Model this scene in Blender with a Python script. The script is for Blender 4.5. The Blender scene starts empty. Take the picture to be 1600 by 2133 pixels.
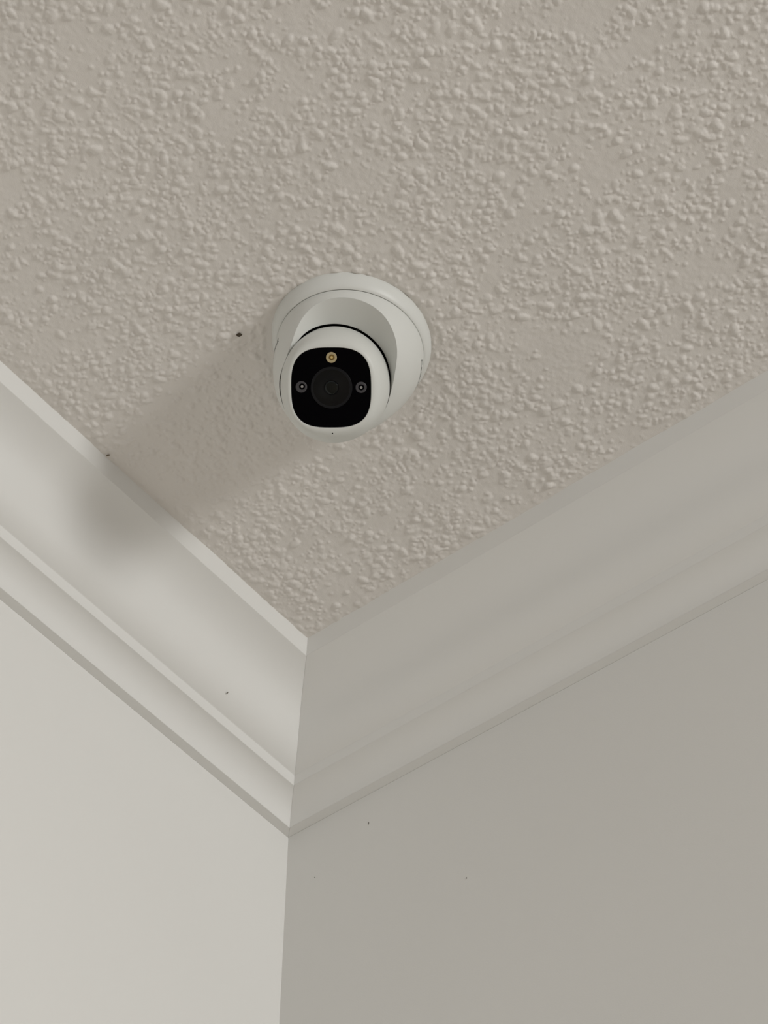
import bpy, bmesh, math
import numpy as np
from mathutils import Vector, Matrix

C = bpy.context.scene.collection
SC = bpy.context.scene
H = 2.44                                    # ceiling height; the room corner stands at x = y = 0

# ------------------------------------------------------------------ camera
CAM_X = Vector((-0.6194763, 0.7850022, 0.0045447))
CAM_D = Vector((-0.6022004, -0.4714903, -0.6442449))
CAM_F = Vector((-0.5035909, -0.4018313, 0.7648057))
CAM_P = Vector((0.9438559, 0.8409831, H - 1.2121679))
cam = bpy.data.cameras.new('camera')
cam.sensor_width = 36.0
cam.lens = 4744.0 / 2133.0 * 36.0
cam.clip_start = 0.02
camo = bpy.data.objects.new('camera', cam)
C.objects.link(camo)
m = Matrix((CAM_X, -CAM_D, -CAM_F)).transposed().to_4x4()
m.translation = CAM_P
camo.matrix_world = m
SC.camera = camo

# ------------------------------------------------------------------ light
world = bpy.data.worlds.new('world')
SC.world = world
world.use_nodes = True
bg = world.node_tree.nodes['Background']
bg.inputs[0].default_value = (1.0, 1.015, 1.025, 1)
bg.inputs[1].default_value = 0.57
SC.view_settings.view_transform = 'Standard'
SC.view_settings.look = 'None'
SC.view_settings.gamma = 1.0
SC.view_settings.use_curve_mapping = False
SC.view_settings.exposure = 0.0


def area_light(name, loc, target, sx, sy, power, col):
    l = bpy.data.lights.new(name, 'AREA')
    l.shape = 'RECTANGLE'
    l.size, l.size_y = sx, sy
    l.energy = power
    l.color = col
    o = bpy.data.objects.new(name, l)
    C.objects.link(o)
    o.location = loc
    o.rotation_euler = (Vector(target) - Vector(loc)).to_track_quat('-Z', 'Y').to_euler()
    return o


# daylight through the window across the room, beyond the right wall's far end
area_light('window_light', (0.48, 3.6, H - 0.78), (0.35, 0.0, H - 0.15), 0.58, 0.76, 42.5, (1.0, 1.0, 0.985))


# ------------------------------------------------------------------ helpers
def material(name, col, rough=0.6, spec=0.3, noise=None, bump=None, bevel=None, emit=None):
    """Principled material; noise = (scale, amount) varies the colour, bump = (scale, strength, distance)."""
    mt = bpy.data.materials.new(name)
    mt.use_nodes = True
    nt = mt.node_tree
    b = nt.nodes['Principled BSDF']
    b.inputs['Base Color'].default_value = (*col, 1)
    b.inputs['Roughness'].default_value = rough
    b.inputs['Specular IOR Level'].default_value = spec
    tc = nt.nodes.new('ShaderNodeTexCoord')
    if noise:
        n = nt.nodes.new('ShaderNodeTexNoise')
        n.inputs['Scale'].default_value = noise[0]
        n.inputs['Detail'].default_value = 3
        nt.links.new(tc.outputs['Object'], n.inputs['Vector'])
        r = nt.nodes.new('ShaderNodeValToRGB')
        r.color_ramp.elements[0].position = 0.3
        r.color_ramp.elements[1].position = 0.7
        a = noise[1]
        r.color_ramp.elements[0].color = (col[0] * (1 - a), col[1] * (1 - a), col[2] * (1 - a), 1)
        r.color_ramp.elements[1].color = (min(1, col[0] * (1 + a)), min(1, col[1] * (1 + a)), min(1, col[2] * (1 + a)), 1)
        nt.links.new(n.outputs['Fac'], r.inputs['Fac'])
        nt.links.new(r.outputs['Color'], b.inputs['Base Color'])
    nrm = None
    if bevel:
        bv = nt.nodes.new('ShaderNodeBevel')
        bv.samples = 6
        bv.inputs['Radius'].default_value = bevel
        nrm = bv
    if bump:
        n2 = nt.nodes.new('ShaderNodeTexNoise')
        n2.inputs['Scale'].default_value = bump[0]
        n2.inputs['Detail'].default_value = 2
        nt.links.new(tc.outputs['Object'], n2.inputs['Vector'])
        bp = nt.nodes.new('ShaderNodeBump')
        bp.inputs['Strength'].default_value = bump[1]
        bp.inputs['Distance'].default_value = bump[2]
        nt.links.new(n2.outputs['Fac'], bp.inputs['Height'])
        if nrm:
            nt.links.new(nrm.outputs['Normal'], bp.inputs['Normal'])
        nrm = bp
    if nrm:
        nt.links.new(nrm.outputs['Normal'], b.inputs['Normal'])
    return mt


def mesh_obj(name, verts, faces, mt, parent=None, smooth=None):
    me = bpy.data.meshes.new(name)
    me.from_pydata([tuple(v) for v in verts], [], faces)
    me.validate()
    bm = bmesh.new()
    bm.from_mesh(me)
    bmesh.ops.recalc_face_normals(bm, faces=bm.faces)
    bm.to_mesh(me)
    bm.free()
    me.materials.append(mt)
    o = bpy.data.objects.new(name, me)
    C.objects.link(o)
    if parent:
        o.parent = parent
    if smooth is not None:
        me.shade_smooth()
        me.set_sharp_from_angle(angle=math.radians(smooth))
    return o


def struct(o, label=None):
    o['kind'] = 'structure'
    if label:
        o['label'] = label
    return o


def revolve(prof, n=96, shift=None):
    """Closed surface of revolution about z from (r, z) rows; first and last rows may have r = 0."""
    v, f, rows = [], [], []
    for r, z in prof:
        sx, sy = shift(z) if shift else (0, 0)
        if r < 1e-9:
            rows.append([len(v)])
            v.append((sx, sy, z))
        else:
            rows.append(list(range(len(v), len(v) + n)))
            for k in range(n):
                a = 2 * math.pi * k / n
                v.append((sx + r * math.cos(a), sy + r * math.sin(a), z))
    for A, B in zip(rows, rows[1:]):
        for k in range(n):
            j = (k + 1) % n
            if len(A) == 1 and len(B) == 1:
                continue
            if len(A) == 1:
                f.append((A[0], B[k], B[j]))
            elif len(B) == 1:
                f.append((A[k], B[0], A[j]))
            else:
                f.append((A[k], B[k], B[j], A[j]))
    return v, f


def empty(name, loc, label, cat):
    o = bpy.data.objects.new(name, None)
    C.objects.link(o)
    o.location = loc
    o.empty_display_size = 0.02
    o['label'] = label
    o['category'] = cat
    return o


# ------------------------------------------------------------------ materials
M_WALL = material('wall_paint', (0.77, 0.762, 0.735), 0.7, 0.25, noise=(3.0, 0.012), bump=(900, 0.10, 0.0004))
M_TRIM = material('trim_gloss_paint', (0.765, 0.76, 0.735), 0.45, 0.35, noise=(5.0, 0.008), bump=(1400, 0.05, 0.0002), bevel=0.0009)
M_CEIL = material('ceiling_paint', (0.755, 0.724, 0.685), 0.85, 0.15, noise=(9.0, 0.022), bump=(1300, 0.22, 0.0006))
M_PLASTIC = material('white_plastic', (0.685, 0.692, 0.662), 0.40, 0.35, bevel=0.0007)
M_BEZEL = material('white_bezel_plastic', (0.655, 0.664, 0.632), 0.42, 0.35)
M_INNER = material('cavity_shade_and_tab_black', (0.006, 0.007, 0.006), 0.7, 0.1)  # painted shade for the socket gap and hole, own black for the stop tab
M_GLASS = material('black_glossy_face', (0.0006, 0.0007, 0.0016), 0.12, 0.05)
M_LENS_RING = material('lens_ring_plastic', (0.0055, 0.006, 0.0075), 0.45, 0.2)
M_LENS_BARREL = material('lens_barrel_plastic', (0.0026, 0.003, 0.0035), 0.35, 0.2)
M_LENS = material('lens_glass', (0.0035, 0.0055, 0.0055), 0.08, 0.3)
M_IR = material('infrared_led_cup', (0.055, 0.053, 0.058), 0.4, 0.3)
M_IR_CHIP = material('infrared_led_chip', (0.30, 0.29, 0.28), 0.35, 0.4)
M_LED = material('amber_led_cup', (0.42, 0.345, 0.20), 0.35, 0.4)
M_LED_RING = material('amber_led_ring', (0.16, 0.095, 0.02), 0.4, 0.3)
M_LED_CHIP = material('amber_led_chip', (0.62, 0.47, 0.18), 0.35, 0.4)
M_INK = material('dark_grey_ink', (0.035, 0.038, 0.035), 0.6, 0.2)
M_SPECK = material('dark_speck', (0.075, 0.06, 0.042), 0.8, 0.1)
M_CHIP = material('brown_paint_chip', (0.20, 0.165, 0.12), 0.8, 0.1)
M_SPECK_GREY = material('grey_speck', (0.20, 0.19, 0.165), 0.8, 0.1)

# ------------------------------------------------------------------ setting: walls, ceiling
W = 3.0


def slab(name, lo, hi, mt):
    v = [(x, y, z) for x in (lo[0], hi[0]) for y in (lo[1], hi[1]) for z in (lo[2], hi[2])]
    f = [(0, 1, 3, 2), (4, 6, 7, 5), (0, 4, 5, 1), (2, 3, 7, 6), (0, 2, 6, 4), (1, 5, 7, 3)]
    return struct(mesh_obj(name, v, f, mt))


wall_left = slab('wall_left', (-0.1, -0.1, 0), (W, 0, H), M_WALL)
wall_left['label'] = 'pale cream painted wall below the left crown moulding, brightly lit'
wall_right = slab('wall_right', (-0.1, 0, 0), (0, W, H), M_WALL)
wall_right['label'] = 'grey shaded painted wall below the right crown moulding'
ceiling = slab('ceiling', (-0.1, -0.1, H), (W, W, H + 0.1), M_CEIL)
M_FLOOR = material('oak_floor', (0.40, 0.32, 0.24), 0.45, 0.3, noise=(6.0, 0.12))
floor = slab('floor', (-0.1, -0.1, -0.1), (W + 1.5, W + 1.5, 0), M_FLOOR)  # out of view, added to bounce warm light up from below
floor['label'] = 'warm brown floor far below the corner'
ceiling['label'] = 'off white ceiling sprayed with lumpy popcorn texture'

# ---- crown moulding: profile (distance from wall, drop below ceiling), run along each wall, mitred in the corner
P1, P2 = (0.0862, 0.0), (0.0814, 0.0126)
P3, P4 = (0.0287, 0.0616), (0.0262, 0.0683)
P5, P6 = (0.0077, 0.0863), (0.0, 0.0863)


def swept(a, b, angles, n):
    """curve from a to b whose steepness follows the given angles (degrees from level), both ends left out"""
    th = np.radians(np.interp(np.linspace(0, 1, n), np.linspace(0, 1, len(angles)) if not isinstance(angles[0], tuple) else [q[0] for q in angles],
                              angles if not isinstance(angles[0], tuple) else [q[1] for q in angles]))
    x = np.r_[0, np.cumsum((np.cos(th[1:]) + np.cos(th[:-1])) / 2)]
    y = np.r_[0, np.cumsum((np.sin(th[1:]) + np.sin(th[:-1])) / 2)]
    return [(a[0] + (b[0] - a[0]) * p / x[-1], a[1] + (b[1] - a[1]) * q / y[-1]) for p, q in zip(x, y)][1:-1]


prof = [P1, P2]
prof += swept(P2, P3, [(0, 16), (0.15, 27), (0.3, 44), (0.42, 59), (0.52, 69), (0.6, 73), (0.68, 70), (0.78, 59), (0.88, 44), (1, 26)], 40)
prof += [P3, P4]
prof += swept(P4, P5, [6, 40, 82], 16)
prof += [P5, P6]


def crown(name, axis, label):
    L = 2.9
    n = len(prof)
    v = []
    ring = prof + [(0.0, 0.0)]
    n = len(ring)
    # a little unevenness along the ceiling and wall edges, like a hand fitted and caulked run
    stations = [None] + [0.10 + 0.02 * i for i in range(46)] + [L]
    rng = np.random.RandomState(3 if axis == 'x' else 5)
    for s in stations:
        wob = 0 if s is None else rng.uniform(-0.0004, 0.0004)
        for i, (a, h) in enumerate(ring):
            t = a if s is None else s
            aa = a + (wob if i == 0 else 0)
            v.append((t, aa, H - h) if axis == 'x' else (aa, t, H - h))
    f = []
    for j in range(len(stations) - 1):
        for i in range(n):
            k = (i + 1) % n
            f.append((j * n + i, j * n + k, (j + 1) * n + k, (j + 1) * n + i))
    f.append(tuple(range(n)))
    f.append(tuple((len(stations) - 1) * n + i for i in range(n)))
    return struct(mesh_obj(name, v, f, M_TRIM, smooth=28), label)


trim_1 = crown('trim_1', 'x', 'white crown moulding along the top of the left wall, with lit fillets and cove')
trim_2 = crown('trim_2', 'y', 'white crown moulding along the top of the right wall, evenly shaded')

# ---- popcorn texture: a dense relief of overlapping lumps hanging from the ceiling
DOME_X, DOME_Y = 0.2739, 0.2755
RNG = np.random.RandomState(11)
X0, X1, Y0, Y1, STEP = 0.04, 0.70, 0.04, 0.74, 0.00066
nx, ny = int((X1 - X0) / STEP), int((Y1 - Y0) / STEP)
gx = X0 + np.arange(nx) * STEP
gy = Y0 + np.arange(ny) * STEP


def smooth_noise(nx, ny, cell, rng):
    """value noise on the grid, cell in grid steps"""
    cx_, cy_ = int(nx / cell) + 3, int(ny / cell) + 3
    g = rng.rand(cx_, cy_)
    ix, iy = np.arange(nx) / cell, np.arange(ny) / cell
    i0, j0 = ix.astype(int), iy.astype(int)
    fx, fy = ix - i0, iy - j0
    fx, fy = fx * fx * (3 - 2 * fx), fy * fy * (3 - 2 * fy)
    a = g[np.ix_(i0, j0)] * (1 - fx)[:, None] + g[np.ix_(i0 + 1, j0)] * fx[:, None]
    b = g[np.ix_(i0, j0 + 1)] * (1 - fx)[:, None] + g[np.ix_(i0 + 1, j0 + 1)] * fx[:, None]
    return a * (1 - fy)[None, :] + b * fy[None, :]


dens = 0.55 * smooth_noise(nx, ny, 30, RNG) + 0.45 * smooth_noise(nx, ny, 72, RNG)
relief = np.zeros((nx, ny), np.float32)
area = (X1 - X0) * (Y1 - Y0)


def lumps(count, rmin, rmax, hfac, thresh):
    xs, ys, keep = RNG.rand(count) * nx, RNG.rand(count) * ny, RNG.rand(count)
    for x, y, kp in zip(xs, ys, keep):
        d = dens[int(x), int(y)]
        if kp > (d - thresh) * 3.2:
            continue
        r = rmin + (rmax - rmin) * RNG.rand() ** 1.7
        el = 1 + 0.9 * RNG.rand() ** 2
        ang = RNG.rand() * math.pi
        h = r * hfac * (0.55 + 0.6 * RNG.rand())
        w = int(r * el / STEP) + 2
        i0, i1, j0, j1 = max(0, int(x) - w), min(nx, int(x) + w + 1), max(0, int(y) - w), min(ny, int(y) + w + 1)
        dx = (np.arange(i0, i1) - x)[:, None] * STEP
        dy = (np.arange(j0, j1) - y)[None, :] * STEP
        u = (dx * math.cos(ang) + dy * math.sin(ang)) / (r * el)
        vv = (-dx * math.sin(ang) + dy * math.cos(ang)) / r
        q = np.clip(1 - u * u - vv * vv, 0, 1)
        b = h * np.power(q, 0.55)
        sub = relief[i0:i1, j0:j1]
        # lumps pile up a little on those already there
        np.copyto(sub, np.maximum(sub, b + 0.38 * np.minimum(sub, 0.0016) * (b > 0)))


lumps(int(24000 * area), 0.0013, 0.0030, 0.50, 0.19)
lumps(int(46000 * area), 0.0008, 0.0016, 0.62, 0.20)
relief += 0.00018 * smooth_noise(nx, ny, 5, RNG) + 0.0003 * smooth_noise(nx, ny, 14, RNG) + 0.0007 * smooth_noise(nx, ny, 45, RNG)
rough = smooth_noise(nx, ny, 3.1, RNG) - 0.5
relief += 0.0005 * rough * np.clip(relief / 0.0012, 0, 1)          # the lumps are crumbly, the flats between them smooth
# sprayed paint softens the lumps slightly
k = relief.copy()
k[1:-1, 1:-1] = 0.60 * relief[1:-1, 1:-1] + 0.10 * (relief[:-2, 1:-1] + relief[2:, 1:-1] + relief[1:-1, :-2] + relief[1:-1, 2:])
relief = k
dist = np.hypot(gx[:, None] - DOME_X, gy[None, :] - DOME_Y)
relief *= np.clip((dist - 0.0535) / 0.0035, 0.0, 1.0) * 1.0
edge = np.minimum(np.minimum(gx[:, None] - X0, X1 - gx[:, None]), np.minimum(gy[None, :] - Y0, Y1 - gy[None, :]))
relief *= np.clip(edge / 0.004, 0, 1)
near_crown = np.minimum(gx[:, None], gy[None, :]) - 0.0865
relief *= 0.35 + 0.65 * np.clip(near_crown / 0.009, 0, 1)
co = np.empty((nx * ny, 3), np.float32)
co[:, 0] = np.repeat(gx, ny)
co[:, 1] = np.tile(gy, nx)
co[:, 2] = H - 0.0004 - relief.ravel()
ii, jj = np.meshgrid(np.arange(nx - 1), np.arange(ny - 1), indexing='ij')
q0 = (ii * ny + jj).ravel()
quads = np.stack([q0, q0 + 1, q0 + ny + 1, q0 + ny], 1).astype(np.int32)
me = bpy.data.meshes.new('popcorn_texture')
me.vertices.add(nx * ny)
me.vertices.foreach_set('co', co.ravel())
me.loops.add(quads.size)
me.loops.foreach_set('vertex_index', quads.ravel())
me.polygons.add(len(quads))
me.polygons.foreach_set('loop_start', np.arange(0, quads.size, 4, dtype=np.int32))
me.polygons.foreach_set('use_smooth', np.ones(len(quads), dtype=bool))
me.update(calc_edges=True)
me.materials.append(M_CEIL)
pop = bpy.data.objects.new('popcorn_texture', me)
C.objects.link(pop)
pop.parent = ceiling
pop['kind'] = 'stuff'

# ------------------------------------------------------------------ the security camera
dome = empty('security_camera', (DOME_X, DOME_Y, H),
             'white turret security camera with a black glass face, mounted on the popcorn ceiling', 'camera')
BALL = Vector((0.27891 - DOME_X, 0.26921 - DOME_Y, -0.0457))     # ball centre, in the dome's own frame
BR = 0.0372
to_cam = (CAM_P - (Vector((DOME_X, DOME_Y, H)) + BALL)).normalized()
FACE_D = (to_cam * 0.0285 - CAM_X * 0.0022 + CAM_D * 0.0019).normalized()   # where the lens looks
up0 = -CAM_D
FACE_X = up0.cross(FACE_D).normalized()                          # to the right on the face as seen
FACE_Y = FACE_D.cross(FACE_X).normalized()
FACE_M = Matrix((FACE_X, FACE_Y, FACE_D)).transposed()


def face_pt(x, y, z):
    return BALL + FACE_M @ Vector((x, y, z))


# the housing is slightly oval at the ceiling and leans a little towards the left wall
LEFT = -(CAM_X - Vector((0, 0, CAM_X.z))).normalized()


def warp(p, slant=0.0):
    x, y, z = p
    t = min(1.0, max(0.0, (-z - 0.004) / 0.036))
    k = max(0.0, (-z - 0.0128) / 0.0312)
    x2 = x * 0.998 + 0.0007
    y2 = y * (0.912 + 0.088 * t) + 0.0034 - 0.0042 * t
    return (x2, y2, z - k * slant * (x * LEFT.x + y * LEFT.y) / 0.047)


bv, bf = revolve([(0, 0.001), (0.0548, 0.001), (0.0552, -0.0010), (0.0551, -0.0030), (0.0545, -0.0060), (0.0534, -0.0088),
                  (0.0518, -0.0112), (0.0505, -0.01225), (0.0500, -0.01235), (0.0496, -0.0120), (0, -0.0120)], 144)
mesh_obj('base_ring', [warp(p) for p in bv], bf, M_PLASTIC, dome, smooth=35)

# shroud: tapering housing with a countersunk opening for the ball; its lower rim is longer on one side
RIM_SLANT = 0.0095
SHROUD = [(0, -0.0121), (0.0490, -0.0121), (0.0497, -0.0125), (0.0500, -0.0131), (0.0499, -0.0170), (0.0497, -0.0220),
          (0.0493, -0.0260), (0.0486, -0.0295), (0.0476, -0.0330), (0.0463, -0.0365), (0.0448, -0.0400), (0.0430, -0.0440),
          (0.0409, -0.0480), (0.0385, -0.0516), (0.0355, -0.0548), (0.0320, -0.0575), (0.0270, -0.0600), (0.0200, -0.0622), (0, -0.0640)]
sv, sf = revolve(SHROUD, 160)
sv = [warp(p, RIM_SLANT) for p in sv]
OPZ = to_cam
OPX = (-CAM_D).cross(OPZ).normalized()
OPY = OPZ.cross(OPX).normalized()


def xs_at(t):
    """the ball is a touch narrower than tall, more so on its left side"""
    return 0.955 if math.cos(t) > 0 else 0.955 - 0.035 * math.cos(t) ** 2


def clear_at(t):
    """radial clearance between ball and socket: wide over the top, tight at the sides and below"""
    return 1.007 + 0.035 * max(0.0, min(1.0, (math.sin(t) + 0.05) / 0.6))


def table(tb):
    """angle -> value, linear between the given angles, then smoothed; one value per degree"""
    tb = sorted(((a % 360), v) for a, v in tb)
    a = np.array([q[0] for q in tb], float)
    v = np.array([q[1] for q in tb], float)
    y = np.interp(np.arange(360), np.r_[a - 360, a, a + 360], np.r_[v, v, v])
    w = np.exp(-0.5 * (np.arange(-24, 25) / 8.0) ** 2)
    w /= w.sum()
    return sum(np.roll(y, k) * w[k + 24] for k in range(-24, 25))


DEPTH = table([(90, 0), (104, 0), (118, .16), (131, .34), (146, .40), (160, .36), (174, .16), (190, 0), (0, .05), (12, .1), (25, .05), (40, 0), (340, 0)])
FLARE = table([(90, 1.75), (70, 1.65), (50, 1.3), (34, .95), (20, .60), (7, .35), (335, .12), (300, .05), (220, .05), (190, .08), (165, .25), (150, .55),
               (134, 1.05), (115, 1.55)])
NC = 180
cut_v, cut_f = [], []
rows = []
RIM_D, RIM_B = [], []
for k in range(NC):
    deg = 360 * k / NC
    t = math.radians(deg)
    b = 1 / math.hypot(math.cos(t) / xs_at(t), math.sin(t)) * clear_at(t)
    d = DEPTH[int(deg) % 360] * BR
    rho = math.sqrt((b * BR) ** 2 - d ** 2)
    RIM_B.append(b)
    RIM_D.append(d)
    fl = FLARE[int(deg) % 360]
    pa = math.atan2(rho, d)
    col = []
    for a in np.linspace(math.pi - 0.05, pa, 30):
        col.append((b * BR * math.sin(a), b * BR * math.cos(a)))
    for e in np.linspace(0.0012, 0.075, 26):
        col.append((rho + fl * e * (1 - 0.22 * e / 0.05), d + e))
    rows.append([(q * math.cos(t), q * math.sin(t), z) for q, z in col])
NR = len(rows[0])
for q in range(NR):
    for k in range(NC):
        x, y, z = rows[k][q]
        cut_v.append(BALL + OPX * x + OPY * y + OPZ * z)
for q in range(NR - 1):
    for k in range(NC):
        j = (k + 1) % NC
        cut_f.append((q * NC + k, q * NC + j, (q + 1) * NC + j, (q + 1) * NC + k))
cut_f.append(tuple(range(NC)))
cut_f.append(tuple((NR - 1) * NC + k for k in range(NC)))
cutter = mesh_obj('cutter', cut_v, cut_f, M_PLASTIC)
shroud = mesh_obj('shroud', sv, sf, M_PLASTIC)
md = shroud.modifiers.new('cut', 'BOOLEAN')
md.operation = 'DIFFERENCE'
md.solver = 'EXACT'
md.object = cutter
dg = bpy.context.evaluated_depsgraph_get()
cut_me = bpy.data.meshes.new_from_object(shroud.evaluated_get(dg))
shroud.modifiers.clear()
shroud.data = cut_me
cut_me.name = 'shroud'
cut_me.materials.clear()
cut_me.materials.append(M_PLASTIC)
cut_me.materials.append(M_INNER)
for p in cut_me.polygons:                                        # socket behind the rim coloured near black to deepen the gap's shade
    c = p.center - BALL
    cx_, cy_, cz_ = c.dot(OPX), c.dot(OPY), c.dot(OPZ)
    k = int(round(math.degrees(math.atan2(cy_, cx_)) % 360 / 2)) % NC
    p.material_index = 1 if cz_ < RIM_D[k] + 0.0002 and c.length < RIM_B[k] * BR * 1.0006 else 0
cut_me.shade_smooth()
cut_me.set_sharp_from_angle(angle=math.radians(32))
shroud.parent = dome
bpy.data.objects.remove(cutter, do_unlink=True)

# ball: rear shell and front bezel with a rounded square window
NT = 160
HALF, SUP = 0.0252, 3.0
FRONT = 0.0292


def sup(t, half):
    c, s = abs(math.cos(t)), abs(math.sin(t))
    return half / (c ** SUP + s ** SUP) ** (1 / SUP)


def ring_pts(rfun, z, xs=0.0):
    return [face_pt(xs_at(2 * math.pi * k / NT) ** xs * rfun(2 * math.pi * k / NT) * math.cos(2 * math.pi * k / NT), rfun(2 * math.pi * k / NT) * math.sin(2 * math.pi * k / NT), z)
            for k in range(NT)]


def loft(rings, cap_first=False, cap_last=False):
    v = [p for r in rings for p in r]
    f = []
    for i in range(len(rings) - 1):
        for k in range(NT):
            j = (k + 1) % NT
            f.append((i * NT + k, i * NT + j, (i + 1) * NT + j, (i + 1) * NT + k))
    if cap_first:
        f.append(tuple(range(NT)))
    if cap_last:
        f.append(tuple((len(rings) - 1) * NT + k for k in range(NT)))
    return v, f


rings = []
for a in np.linspace(0.08, math.pi / 2, 28):
    rings.append(ring_pts(lambda t, a=a: BR * math.sin(a), -BR * math.cos(a), 1.0))
PW = 2.15
for u in 1 - np.linspace(0, 1, 26)[1:] ** 0.8:
    def rf(t, u=u):
        ri = sup(t, HALF) + 0.0002
        return ri + (BR - ri) * u
    rings.append(ring_pts(rf, FRONT * (1 - u ** PW) ** (1 / PW), u))
rings.append(ring_pts(lambda t: sup(t, HALF) - 0.00005, FRONT - 0.0003))
rings.append(ring_pts(lambda t: sup(t, HALF) - 0.0001, FRONT - 0.0040))
rv, rf_ = loft(rings, True, True)
ball = mesh_obj('camera_ball', rv, rf_, M_BEZEL, dome, smooth=50)

# black face panel
fr = [ring_pts(lambda t: sup(t, HALF) - 0.0002, FRONT - 0.0020)]
for s in np.linspace(0, 1, 6):
    fr.append(ring_pts(lambda t, s=s: (sup(t, HALF) - 0.0003) * (1 - 0.9 * s), FRONT - 0.0007 + 0.0002 * s))
fv, ff = loft(fr, True, True)
panel = mesh_obj('face_panel', fv, ff, M_GLASS, dome, smooth=40)
panel['label'] = 'glossy black rounded square face'
FZ = FRONT - 0.0006


def on_face(name, prof_, x, y, mt, parent, n=64, z0=FZ):
    vs, fs = revolve(prof_, n)
    return mesh_obj(name, [face_pt(x + a, y + b, z0 + c) for a, b, c in vs], fs, mt, parent, smooth=40)


# lens: outer ring, inner barrel, front element
KX = 0.00025
on_face('lens_ring', [(0, 0), (0.0131, 0), (0.0131, 0.0003), (0.0129, 0.0005), (0.0119, 0.0005), (0.0116, 0.00035), (0, 0.00035)], KX, 0, M_LENS_RING, dome)
on_face('lens_barrel', [(0, 0.0002), (0.0115, 0.0002), (0.0115, 0.0004), (0.0060, 0.0006), (0.0053, 0.0009), (0.0046, 0.0009), (0.0043, 0.0005), (0, 0.0005)], KX, 0, M_LENS_BARREL, dome)
on_face('lens_element', [(0, 0.0004)] + [(0.0043 * math.cos(a), 0.0004 + 0.0007 * math.sin(a)) for a in np.linspace(0, math.pi / 2 - 0.02, 10)] + [(0, 0.0011)], KX, 0, M_LENS, dome)


def led(name, x, y, r, mats, label, dx, dy):
    cup = on_face(name, [(0, 0), (r, 0), (r, 0.0002), (r * 0.93, 0.0004), (r * 0.55, 0.0004), (r * 0.5, 0.0003), (0, 0.0003)], x, y, mats[0], dome, 48)
    cup['label'] = label
    on_face('led_ring', [(0, 0.0001), (r * 0.53, 0.0001), (r * 0.53, 0.00045), (r * 0.47, 0.00055), (0, 0.00055)], x + dx, y + dy, mats[1], cup, 40)
    on_face('led_chip', [(0, 0.0003), (r * 0.24, 0.0003), (r * 0.24, 0.00062), (r * 0.2, 0.0008), (r * 0.12, 0.0008), (r * 0.10, 0.0007), (0, 0.0007)], x + dx, y + dy, mats[2], cup, 40)


led('spotlight_led', 0.0004, 0.0189, 0.0034, (M_LED, M_LED_RING, M_LED_CHIP), 'amber round light above the lens', 0.0002, 0.0001)
led('infrared_led', -0.0187, 0.0005, 0.0036, (M_IR, M_GLASS, M_IR_CHIP), 'grey round infrared light left of the lens', 0.0005, 0.0003)
led('infrared_led', 0.0189, 0.0001, 0.0035, (M_IR, M_GLASS, M_IR_CHIP), 'grey round infrared light right of the lens', 0.0001, 0.0)


def ball_hole(name, x, y, r, mt, parent):
    """a small dark dimple sunk flush into the bezel at face coordinates x, y"""
    t = math.atan2(y, x)
    rad = math.hypot(x, y)
    ri = sup(t, HALF) + 0.0002
    u = (rad - ri) / (BR - ri)
    z = FRONT * (1 - u ** PW) ** (1 / PW)
    p = Vector((x, y, z))
    n = Vector((x * 0.6, y * 0.6, z)).normalized()
    q = n.to_track_quat('Z', 'Y').to_matrix()
    vs, fs = revolve([(0, -r), (r, -r * 0.4), (r, 0.00003), (0, 0.00006)], 20)
    return mesh_obj(name, [face_pt(*(p + q @ Vector(w))) for w in vs], fs, mt, parent, smooth=40)


ball_hole('microphone_hole', 0.0006, -0.0288, 0.00045, M_INNER, ball)  # no real opening: the hole's shade is the plug's colour

tv = [(x, y, z) for x in (-0.0011, 0.0011) for y in (-0.0008, 0.0008) for z in (-0.003, 0.0012)]
tt = math.radians(67)
tq = [BALL + OPX * (BR * 1.0 * math.cos(tt) + x * math.sin(tt) + y * math.cos(tt)) + OPY * (BR * 1.0 * math.sin(tt) - x * math.cos(tt) + y * math.sin(tt)) + OPZ * z for x, y, z in tv]
mesh_obj('stop_tab', tq, [(0, 1, 3, 2), (4, 6, 7, 5), (0, 4, 5, 1), (2, 3, 7, 6), (0, 2, 6, 4), (1, 5, 7, 3)], M_INNER, dome)

# ---- printed lettering round the shroud
def shroud_r(z):
    pr = SHROUD[1:-1]
    for (r0, z0), (r1, z1) in zip(pr, pr[1:]):
        if z1 <= z <= z0:
            return r0 + (r1 - r0) * (z0 - z) / (z0 - z1)
    return pr[-1][0]


def print_on_shroud(name, text, az0, zbase, height, width_scale=1.0):
    cu = bpy.data.curves.new(name, 'FONT')
    cu.body = text
    cu.size = height / 0.7
    cu.extrude = 0.0
    cu.resolution_u = 4
    tmp = bpy.data.objects.new(name + '_tmp', cu)
    C.objects.link(tmp)
    dgr = bpy.context.evaluated_depsgraph_get()
    me_ = bpy.data.meshes.new_from_object(tmp.evaluated_get(dgr))
    bpy.data.objects.remove(tmp, do_unlink=True)
    bm = bmesh.new()
    bm.from_mesh(me_)
    bmesh.ops.triangulate(bm, faces=bm.faces)
    bmesh.ops.subdivide_edges(bm, edges=[e for e in bm.edges if e.calc_length() > height * 0.3], cuts=1)
    for v in bm.verts:
        z = zbase + v.co.y
        r = shroud_r(z) + 0.00006
        a = az0 + v.co.x * width_scale / 0.049
        v.co = warp((r * math.cos(a), r * math.sin(a), z), RIM_SLANT)
    bm.to_mesh(me_)
    bm.free()
    me_.materials.clear()
    me_.materials.append(M_INK)
    o = bpy.data.objects.new(name, me_)
    C.objects.link(o)
    o.parent = shroud
    return o


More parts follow.
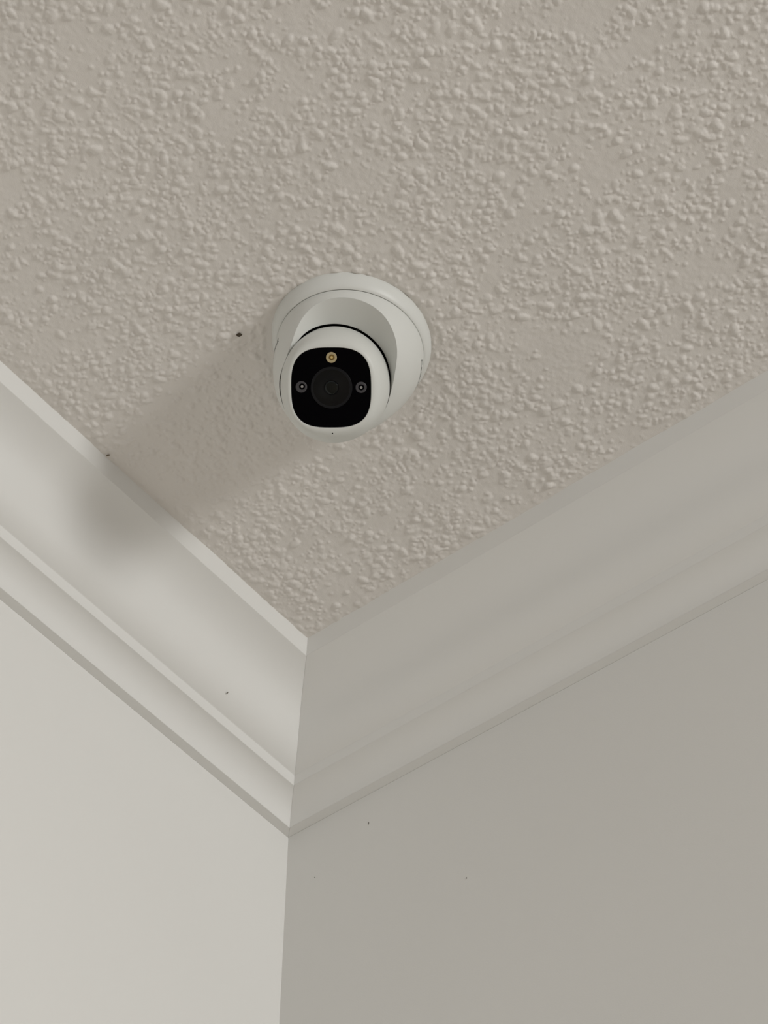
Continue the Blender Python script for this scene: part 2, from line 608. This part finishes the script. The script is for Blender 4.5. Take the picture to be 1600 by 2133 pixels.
AZ_R = math.atan2(CAM_X.y, CAM_X.x)
TEXT_AZ = AZ_R + math.radians(-5)
print_on_shroud('printed_lettering', 'Ceolink', TEXT_AZ - math.radians(-0.5), -0.0305, 0.0042, 1.35)
print_on_shroud('printed_lettering', 'Ceolink', TEXT_AZ + math.pi, -0.0255, 0.0042, 1.35)


# ------------------------------------------------------------------ specks and chips
def blob(name, centre, u, v, n, ru, rv, rn, mt, seed):
    rng = np.random.RandomState(seed)
    vs, fs = revolve([(0, -1), (0.6, -0.75), (1.0, 0), (0.75, 0.7), (0, 1)], 9)
    jit = 0.75 + 0.5 * rng.rand(9)
    out = []
    for i, w in enumerate(vs):
        kk = jit[(i - 1) % 9] if 0 < i < len(vs) - 1 else 1
        out.append(Vector(centre) + Vector(u) * w[0] * ru * kk + Vector(v) * w[1] * rv * kk + Vector(n) * w[2] * rn)
    return mesh_obj(name, out, fs, mt, None, smooth=60)


XH = (CAM_X - Vector((0, 0, CAM_X.z))).normalized()
YH = Vector((-XH.y, XH.x, 0))
sp = blob('dark_speck', (0.3240, 0.2245, H - 0.0022), XH, YH, (0, 0, -1), 0.0021, 0.0014, 0.0015, M_SPECK, 2)
sp['label'] = 'tiny dark brown speck stuck to the ceiling left of the security camera'
sp['category'] = 'speck'
i = 0
for par, pos, u, v, n, r1, r2 in (
        (wall_right, (0.0001, 0.0272, H - 0.1388), (0, 1, 0), (0, 0, 1), (1, 0, 0), 0.0004, 0.0006),
        (wall_right, (0.0001, 0.1603, H - 0.2098), (0, 1, 0), (0, 0, 1), (1, 0, 0), 0.0004, 0.0007),
        (wall_right, (0.0001, 0.0759, H - 0.1142), (0, 1, 0), (0, 0, 1), (1, 0, 0), 0.0004, 0.0012)):
    i += 1
    b = blob('paint_fleck', pos, u, v, n, r1, r2, 0.0002, M_SPECK_GREY, 10 + i)
    b.parent = par
b = blob('paint_fleck', (0.11829, 0.04076, H - 0.05472), (1, 0, 0), (0, 0.743, 0.669), (0, 0.669, -0.743), 0.0005, 0.0011, 0.0003, M_SPECK_GREY, 15)
b.parent = trim_1
b = blob('paint_chip', (0.3020, 0.0880, H - 0.0012), (0.9, 0.43, 0), (-0.43, 0.9, 0), (0, 0, -1), 0.0006, 0.0017, 0.0006, M_CHIP, 16)
b.parent = ceiling
